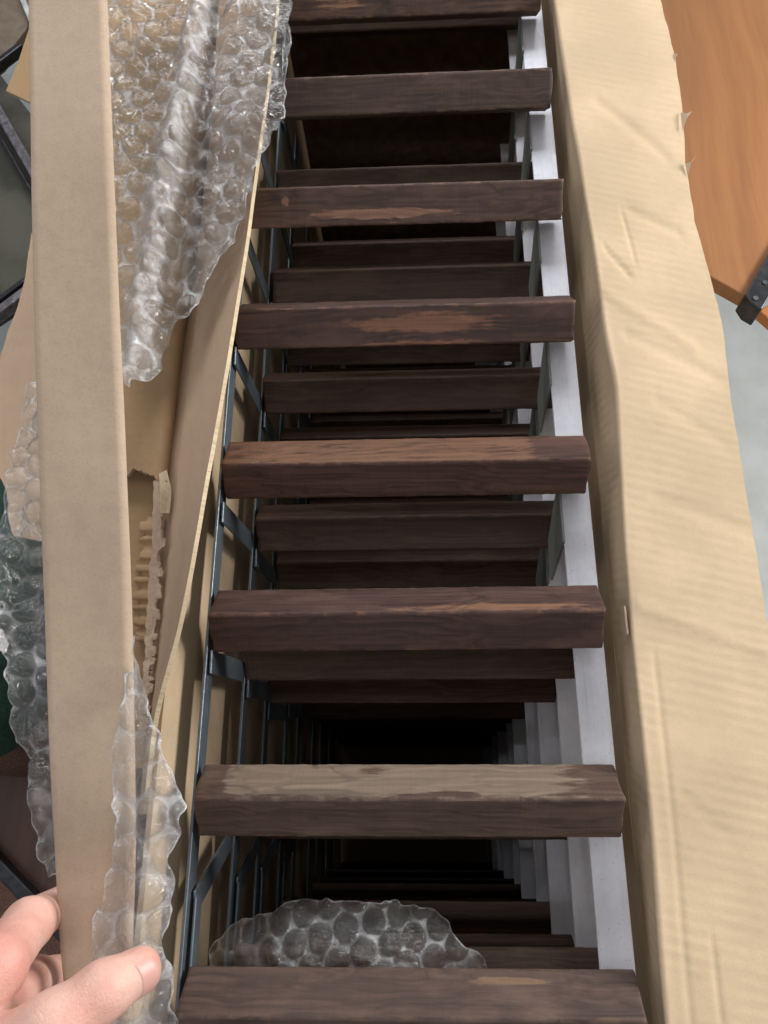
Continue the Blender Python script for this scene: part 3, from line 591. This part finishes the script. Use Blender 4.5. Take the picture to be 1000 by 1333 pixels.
# ------------------------------------------------------------ the hand
def seg(pt, a, b, ra, rb):
    a = np.array(a); b = np.array(b); d = b-a; t = np.clip(((pt-a)@d)/(d@d), 0, 1); c = a+t[..., None]*d
    return np.linalg.norm(pt-c, axis=-1)-(ra+(rb-ra)*t)
def smin(a, b, k):
    h = np.clip(.5+.5*(b-a)/k, 0, 1); return b*(1-h)+a*h-k*h*(1-h)
def nets(D, org, res):
    s = D < 0; nx, ny, nz = D.shape; acc = np.zeros((nx-1, ny-1, nz-1, 3)); cnt = np.zeros((nx-1, ny-1, nz-1))
    cs = [(i, j, k) for i in (0, 1) for j in (0, 1) for k in (0, 1)]
    sl = lambda A, c: A[c[0]:nx-1+c[0], c[1]:ny-1+c[1], c[2]:nz-1+c[2]]
    for a in cs:
        for ax in range(3):
            if a[ax]: continue
            b = list(a); b[ax] = 1; da = sl(D, a); db = sl(D, b); x = (da < 0) != (db < 0); t = np.where(x, da/np.where(x, da-db, 1), 0)
            p = np.zeros(da.shape+(3,))
            for q in range(3): p[..., q] = a[q]
            p[..., ax] = t; acc += p*x[..., None]; cnt += x
    m = cnt > 0; ids = -np.ones(m.shape, int); ids[m] = np.arange(m.sum()); ii = np.stack(np.nonzero(m), 1)
    V = (ii+acc[m]/cnt[m][:, None])*res+org; F = []
    for ax in range(3):
        o = [1, 2] if ax == 0 else ([2, 0] if ax == 1 else [0, 1])
        sh = [slice(1, -1)]*3; sh[ax] = slice(0, -1); sh2 = [slice(1, -1)]*3; sh2[ax] = slice(1, None)
        A = s[tuple(sh)]; B = s[tuple(sh2)]; x = np.stack(np.nonzero(A != B), 1)
        base = x.copy(); 
        for q in range(3):
            if q != ax: base[:, q] += 1
        if len(base) == 0: continue
        def g(d1, d2):
            c = base.copy(); c[:, o[0]] -= d1; c[:, o[1]] -= d2; return ids[c[:, 0], c[:, 1], c[:, 2]]
        Q = np.stack([g(1, 1), g(0, 1), g(0, 0), g(1, 0)], 1); fl = ~A[x[:, 0], x[:, 1], x[:, 2]]; Q[fl] = Q[fl][:, ::-1]; F.append(Q)
    return V, np.concatenate(F)
hand = empty('hand', (-0.2280, -0.1219, 0.1000), 'bare left hand pinching cardboard strip and bubble wrap with thumb and fingers', 'hand')
res = .0016
T0, T1, T2, T3 = (-0.1983, -0.1158, 0.1420), (-0.1619, -0.0917, 0.1480), (-0.1450, -0.0780, 0.1400), (-0.1336, -0.0719, 0.1270)
I0, I1, I2, I3 = (-0.2180, -0.0885, 0.1500), (-0.1974, -0.0700, 0.1400), (-0.2029, -0.0568, 0.0980), (-0.2074, -0.0523, 0.0500)
M0, M1, M2, M3 = (-0.2228, -0.1122, 0.1250), (-0.2080, -0.0919, 0.1050), (-0.2077, -0.0867, 0.0700), (-0.2050, -0.0879, 0.0350)
R0, R1, R2, R3 = (-0.2351, -0.1435, 0.0800), (-0.2276, -0.1315, 0.0450), (-0.2212, -0.1354, 0.0150), (-0.2130, -0.1384, -0.0050)
Wr = (-0.2537, -0.1626, 0.1200); Fa = (-0.3291, -0.2363, 0.1000)
segs = [(Fa, Wr, .036, .032), (Wr, (-0.2304, -0.1269, 0.1250), .034, .036), (Wr, T0, .028, .023), (T0, T1, .0215, .0160), (T1, T2, .0150, .0122), (T2, T3, .0120, .0103),
        ((-0.2304, -0.1269, 0.1250), I0, .028, .019), (I0, I1, .0172, .0145), (I1, I2, .0140, .0122), (I2, I3, .0118, .0098),
        ((-0.2360, -0.1299, 0.1150), M0, .026, .017), (M0, M1, .0150, .0125), (M1, M2, .0120, .0108), (M2, M3, .0104, .0088),
        ((-0.2402, -0.1390, 0.1050), R0, .024, .016), (R0, R1, .0130, .0110), (R1, R2, .0106, .0098), (R2, R3, .0096, .008), ((-0.2160, -0.1137, 0.1300), (-0.1995, -0.0931, 0.1280), .020, .012)]
al = np.array([q for s_ in segs for q in s_[:2]]); lo = np.array([-.42, -.36, -.0]); hi = al.max(0)+.03
lo = np.maximum(al.min(0)-.04, [-.30, -.30, -.02])
gx = [np.arange(lo[k], hi[k], res) for k in range(3)]; PT = np.stack(np.meshgrid(*gx, indexing='ij'), -1).astype(np.float32)
D = None
groups = [(0, 3, .012), (3, 6, .004), (7, 10, .004), (11, 14, .004), (15, 18, .004)]
body = None
for k in (0, 1, 2, 6, 10, 14, 18):
    d = seg(PT, *segs[k]); body = d if body is None else smin(body, d, .014)
D = body
for (a, b) in ((3, 6), (7, 10), (11, 14), (15, 18)):
    fd = None
    for k in range(a, b):
        d = seg(PT, *segs[k]); fd = d if fd is None else smin(fd, d, .005)
    D = smin(D, fd, .007)
# knuckle wrinkles across the thumb joint and finger joints, fine skin relief
def wrinkle(c, axis, n, amp):
    ax = np.array(axis, float); ax /= np.linalg.norm(ax); r = PT-np.array(c, dtype=np.float32); t = r@ax.astype(np.float32); R2 = (r*r).sum(-1)
    return amp*np.exp(-R2/(.008**2))*np.cos(t/.0022*n)
D = D+wrinkle(T2, np.array(T3)-np.array(T1), 1.0, .00034)+wrinkle(I2, np.array(I3)-np.array(I1), 1.0, .00026)
for q_ in range(3):
    e_ = [slice(None)]*3; e_[q_] = 0; D[tuple(e_)] = .01; e_[q_] = -1; D[tuple(e_)] = .01
hv, hf = nets(D, lo, res)
t = NT('skin'); tc = t.n('ShaderNodeTexCoord').outputs['Object']
n1 = t.noise(tc, 55, 4, .6); n2 = t.noise(tc, 420, 4, .6); n3 = t.noise(tc, 22, 3)
c = t.mix(t.rng(n1, .3, .7), (.68, .38, .31), (.77, .48, .40)); c = t.mix(t.math('MULTIPLY', t.rng(n3, .42, .68), .55), c, (.64, .26, .225)); c = t.mix(t.math('MULTIPLY', t.rng(n2, .5, .7), .15), c, (.52, .27, .20))
vo = t.n('ShaderNodeTexVoronoi', feature='DISTANCE_TO_EDGE'); t.l(tc, vo.inputs[0]); vo.inputs['Scale'].default_value = 650
nr = t.bump(vo.outputs['Distance'], .30, .0006); nr = t.bump(n2, .45, .0006, nr); nr = t.bump(t.noise(t.vmath('MULTIPLY', tc, (1, 1, .4)), 210, 4, .7), .35, .0012, nr)
t.bsdf(c, .48, 0, nr, **{'Subsurface Weight': .25, 'Subsurface Radius': (.012, .004, .002), 'Subsurface Scale': .4, 'Specular IOR Level': .4})
hm = mesh_obj('body', hv, hf, t.m, hand, True, ang=180); sm_ = hm.modifiers.new('smooth', 'SMOOTH'); sm_.iterations = 3; sm_.factor = .5
# thumb nail: a curved plate on the tip, facing away from the palm
tv = NT('nail_keratin'); tv.bsdf((.66, .37, .32), .42, 0, None, **{'Subsurface Weight': .1, 'Subsurface Radius': (.006, .002, .001)})
t3 = np.array(T3); ax = t3-np.array(T2); ax /= np.linalg.norm(ax)
side = np.array([.86, -.22, .46]); side -= ax*(side@ax); side /= np.linalg.norm(side); bi = np.cross(ax, side)
rr = np.linspace(-1, 1, 15); ll = np.linspace(0, 1, 15); GG = []
for l_ in ll:
    wmax = .95*(1-.28*max(0, (l_-.75)/.25)**2-.18*max(0, (.25-l_)/.25)**2); rad = .0106-.0007*l_+(.0004 if .05 < l_ < .98 else -.0009)
    GG.append([t3+ax*(-.0055+.0125*l_-.0015*r_*r_)+(side*math.cos(r_*wmax)+bi*math.sin(r_*wmax))*(rad-(.0022*max(0, (l_-.62)/.38)**2)) for r_ in rr])
sheet('nail', np.array(GG), .0006, tv.m, hand, flip=False, ang=80)

# ------------------------------------------------------------ things around the carton
def veneer(name, a, b, rough=.35):
    t = NT(name); tc = t.n('ShaderNodeTexCoord').outputs['Object']
    w = t.noise(t.vmath('MULTIPLY', tc, (3, 1, 1)), 2.0, 3); v = t.vmath('ADD', t.vmath('MULTIPLY', tc, (34, 2.2, 10)), t.vmath('MULTIPLY', w, (2.5, 0, 0)))
    g = t.noise(v, 1.0, 5, .6); fine = t.noise(t.vmath('MULTIPLY', tc, (260, 9, 60)), 1.0, 3, .6)
    c = t.mix(t.rng(g, .3, .7), a, b); c = t.mix(t.math('MULTIPLY', t.rng(fine, .5, .7), .22), c, tuple(np.array(a)*.7)); t.bsdf(c, rough, 0, t.bump(fine, .06, .0005)); return t.m
table = empty('veneer_board', (0.4463, 0.9582, -0.3600), 'orange brown veneer board with a dark perforated metal edge, right of the carton', 'board')
vv, f = prism([(0.2616, 2.0780, -0.3600), (0.9736, 2.0027, -0.3600), (0.7805, 1.1624, -0.3600), (0.4426, 0.6388, -0.3600), (0.1794, 0.8467, -0.3600)], -.385, -.36); bevel(mesh_obj('board', vv, f, veneer('orange_veneer', (.245, .112, .048), (.31, .146, .062)), table, False), .002)
dm = plain('dark_metal', (.05, .052, .06), .4, .7, 90, .4)
vv, f = prism([(0.4431, 0.6218, -0.3500), (0.4375, 0.6365, -0.3500), (0.7909, 1.1921, -0.3500), (0.8138, 1.1570, -0.3500), (0.4553, 0.6119, -0.3500)], -.39, -.352); bevel(mesh_obj('metal_edge', vv, f, dm, table, False), .002)
hole = plain('hole_grey', (.10, .10, .105), .5, .6)
for k in range(9):
    a = np.array((0.4497+0.01602*k, 0.6296+0.02457*k, -0.3510-0.00000*k)); v8 = [(a[0]+.0035*math.cos(q*math.pi/4), a[1]+.0035*math.sin(q*math.pi/4), -.351) for q in range(8)]
    vv, f = prism(v8, -.353, -.3505); mesh_obj('rivet', vv, f, hole, table, False)
lower = empty('lower_board', (0.5074, 0.6493, -0.4200), 'corner of a second orange board below the metal edge at right', 'board')
vv, f = prism([(0.4854, 0.6576, -0.4200), (0.6228, 0.7508, -0.4200), (0.7030, 0.6308, -0.4200), (0.5218, 0.6110, -0.4200)], -.44, -.42); bevel(mesh_obj('board', vv, f, veneer('orange_veneer_low', (.42, .16, .05), (.5, .2, .07)), lower, False), .002)

# framed dark glass panel low down on the far left
gp = empty('glass_panel', (-0.6658, 0.9434, -0.4500), 'dark glass panel with grey metal frame bars behind the left strip', 'glass panel')
gt = NT('olive_glass'); n_ = gt.noise(gt.n('ShaderNodeTexCoord').outputs['Object'], 6, 4); gt.bsdf(gt.mix(gt.rng(n_, .35, .65), (.045, .045, .036), (.12, .115, .09)), .18, 0)
vv, f = prism([(-1.0132, 1.2102, -0.4600), (-0.8482, 1.3743, -0.4600), (-0.5291, 0.9471, -0.4600), (-0.5103, 0.8081, -0.4600), (-0.7236, 0.6314, -0.4600), (-0.9422, 0.6372, -0.4600)], -.47, -.46); mesh_obj('pane', vv, f, gt.m, gp, False)
fm = plain('frame_grey', (.20, .19, .21), .35, .5, 120, .5)
def bar3(name, a, b, w, h, mat, parent):
    a = np.array(a); b = np.array(b); d = b-a; L = np.linalg.norm(d); d /= L; s_ = np.cross(d, [0, 0, 1]); s_ /= np.linalg.norm(s_)
    v, f = box_geo((a+b)/2, (L/2, w/2, h/2), np.array([d, s_, np.cross(s_, d)])); return bevel(mesh_obj(name, v, f, mat, parent, False), .0025)
bar3('frame_bar', (-0.8967, 1.4244, -0.4500), (-0.5175, 0.8004, -0.4500), .016, .02, fm, gp); bar3('frame_gasket', (-0.9039, 1.3970, -0.4520), (-0.5284, 0.7848, -0.4520), .006, .02, dm, gp)
bar3('frame_bar', (-0.7935, 0.5490, -0.4500), (-0.5096, 0.8326, -0.4500), .014, .02, fm, gp); bar3('frame_gasket', (-0.7993, 0.5682, -0.4520), (-0.5135, 0.8555, -0.4520), .008, .02, dm, gp)
bd = empty('corner_cabinet', (-0.7712, 1.3760, -0.4800), 'dull brown cabinet top with pale edge in the upper left corner', 'cabinet')
vv, f = prism([(-1.1762, 1.8033, -0.4800), (-0.7448, 1.7708, -0.4800), (-0.7160, 1.3628, -0.4800), (-0.7529, 1.2729, -0.4800), (-0.8919, 1.1175, -0.4800)], -.5, -.48); bevel(mesh_obj('top', vv, f, plain('dull_brown', (.20, .15, .11), .6, 0, 40, .2), bd, False), .002)
bar3('panel_edge', (-0.9031, 1.0726, -0.4700), (-0.7089, 1.2966, -0.4700), .012, .02, dm, bd); bar3('pale_edge', (-0.7683, 1.5072, -0.4700), (-0.6976, 1.3507, -0.4700), .010, .012, plain('pale_metal', (.75, .76, .76), .3, .3), bd)

# dark green bag, brown board and carpet on the lower left
ba = empty('green_bag', (-0.5942, 0.2364, -0.4500), 'dark green crumpled bag with a pale printed ring, far left', 'bag')
nu, nv_ = 48, 40; c0 = np.array((-0.6297, 0.2483, -0.5000)); V = []
for i in range(nu):
    for j in range(nv_+1):
        th = 2*math.pi*i/nu; ph = math.pi*j/nv_
        e = lambda x, p: math.copysign(abs(x)**p, x)
        k = 1+.06*float(fbm(np.array(th*2.0 if i < nu/2 else (2*math.pi-th)*2.0), np.array(ph*3), 4))
        V.append(c0+np.array([.125*k*e(math.cos(th), .6)*e(math.sin(ph), .5), .19*k*e(math.sin(th), .6)*e(math.sin(ph), .5), .09*k*e(math.cos(ph), .6)]))
m_ = nv_+1; F = [(i*m_+j, i*m_+j+1, ((i+1) % nu)*m_+j+1, ((i+1) % nu)*m_+j) for i in range(nu) for j in range(nv_)]
mesh_obj('bag_body', V, F, plain('green_cloth', (.010, .045, .032), .75, 0, 240, .4, .002, .4), ba, True, ang=60)
pr = plain('pale_print', (.42, .46, .43), .6, 0, 200, .2); a = np.array((-0.5247, 0.2327, -0.3950)); vv = []; f = []
for q in range(28):
    cs_, sn = math.cos(q*2*math.pi/28), math.sin(q*2*math.pi/28)
    for r_, z_ in ((.0058, 0), (.0075, 0), (.0075, -.01), (.0058, -.01)): vv.append((a[0]+r_*cs_, a[1]+r_*sn, a[2]+z_))
for q in range(28):
    n_ = (q+1) % 28
    for k in range(4): f.append((q*4+k, n_*4+k, n_*4+(k+1) % 4, q*4+(k+1) % 4)[::-1])
mesh_obj('printed_ring', vv, f, pr, ba, True)
sc = prism([(-0.5287, 0.2102, -0.3900), (-0.5128, 0.2024, -0.3900), (-0.5021, 0.1852, -0.3900), (-0.5030, 0.1740, -0.3900), (-0.5132, 0.1778, -0.3900), (-0.5275, 0.1930, -0.3900)], -.392, -.390)
tag(mesh_obj('paper_scrap', *sc, plain('white_paper', (.75, .75, .73), .7, 0, 80, .05), None, False), 'small white paper scrap lying on the green bag', 'paper')
bb = empty('brown_board', (-0.5575, -0.0502, -0.6000), 'dark reddish brown wooden board low on the left, black edged', 'board')
vv, f = prism([(-0.8213, 0.0499, -0.6000), (-0.3740, 0.0294, -0.6000), (-0.3446, -0.2469, -0.6000), (-0.5028, -0.1254, -0.6000), (-0.6268, -0.0260, -0.6000), (-0.8110, 0.0087, -0.6000)], -.63, -.60); mesh_obj('board', vv, f, veneer('dark_veneer', (.050, .020, .013), (.090, .038, .022), .5), bb, False)
bar3('black_edge', (-0.6483, -0.0131, -0.5950), (-0.4302, -0.1851, -0.5950), .018, .03, dm, bb)
rg = prism([(-1.1805, 0.1730, -0.7000), (-0.2990, 0.1691, -0.7000), (-0.2511, -0.5020, -0.7000), (-0.9565, -0.5162, -0.7000)], -.72, -.70)
tag(mesh_obj('carpet', *rg, plain('rug_brown', (.23, .125, .095), .95, 0, 420, .5, .004, .8), None, False), 'reddish brown carpet piece beside the hand at lower left', 'carpet')
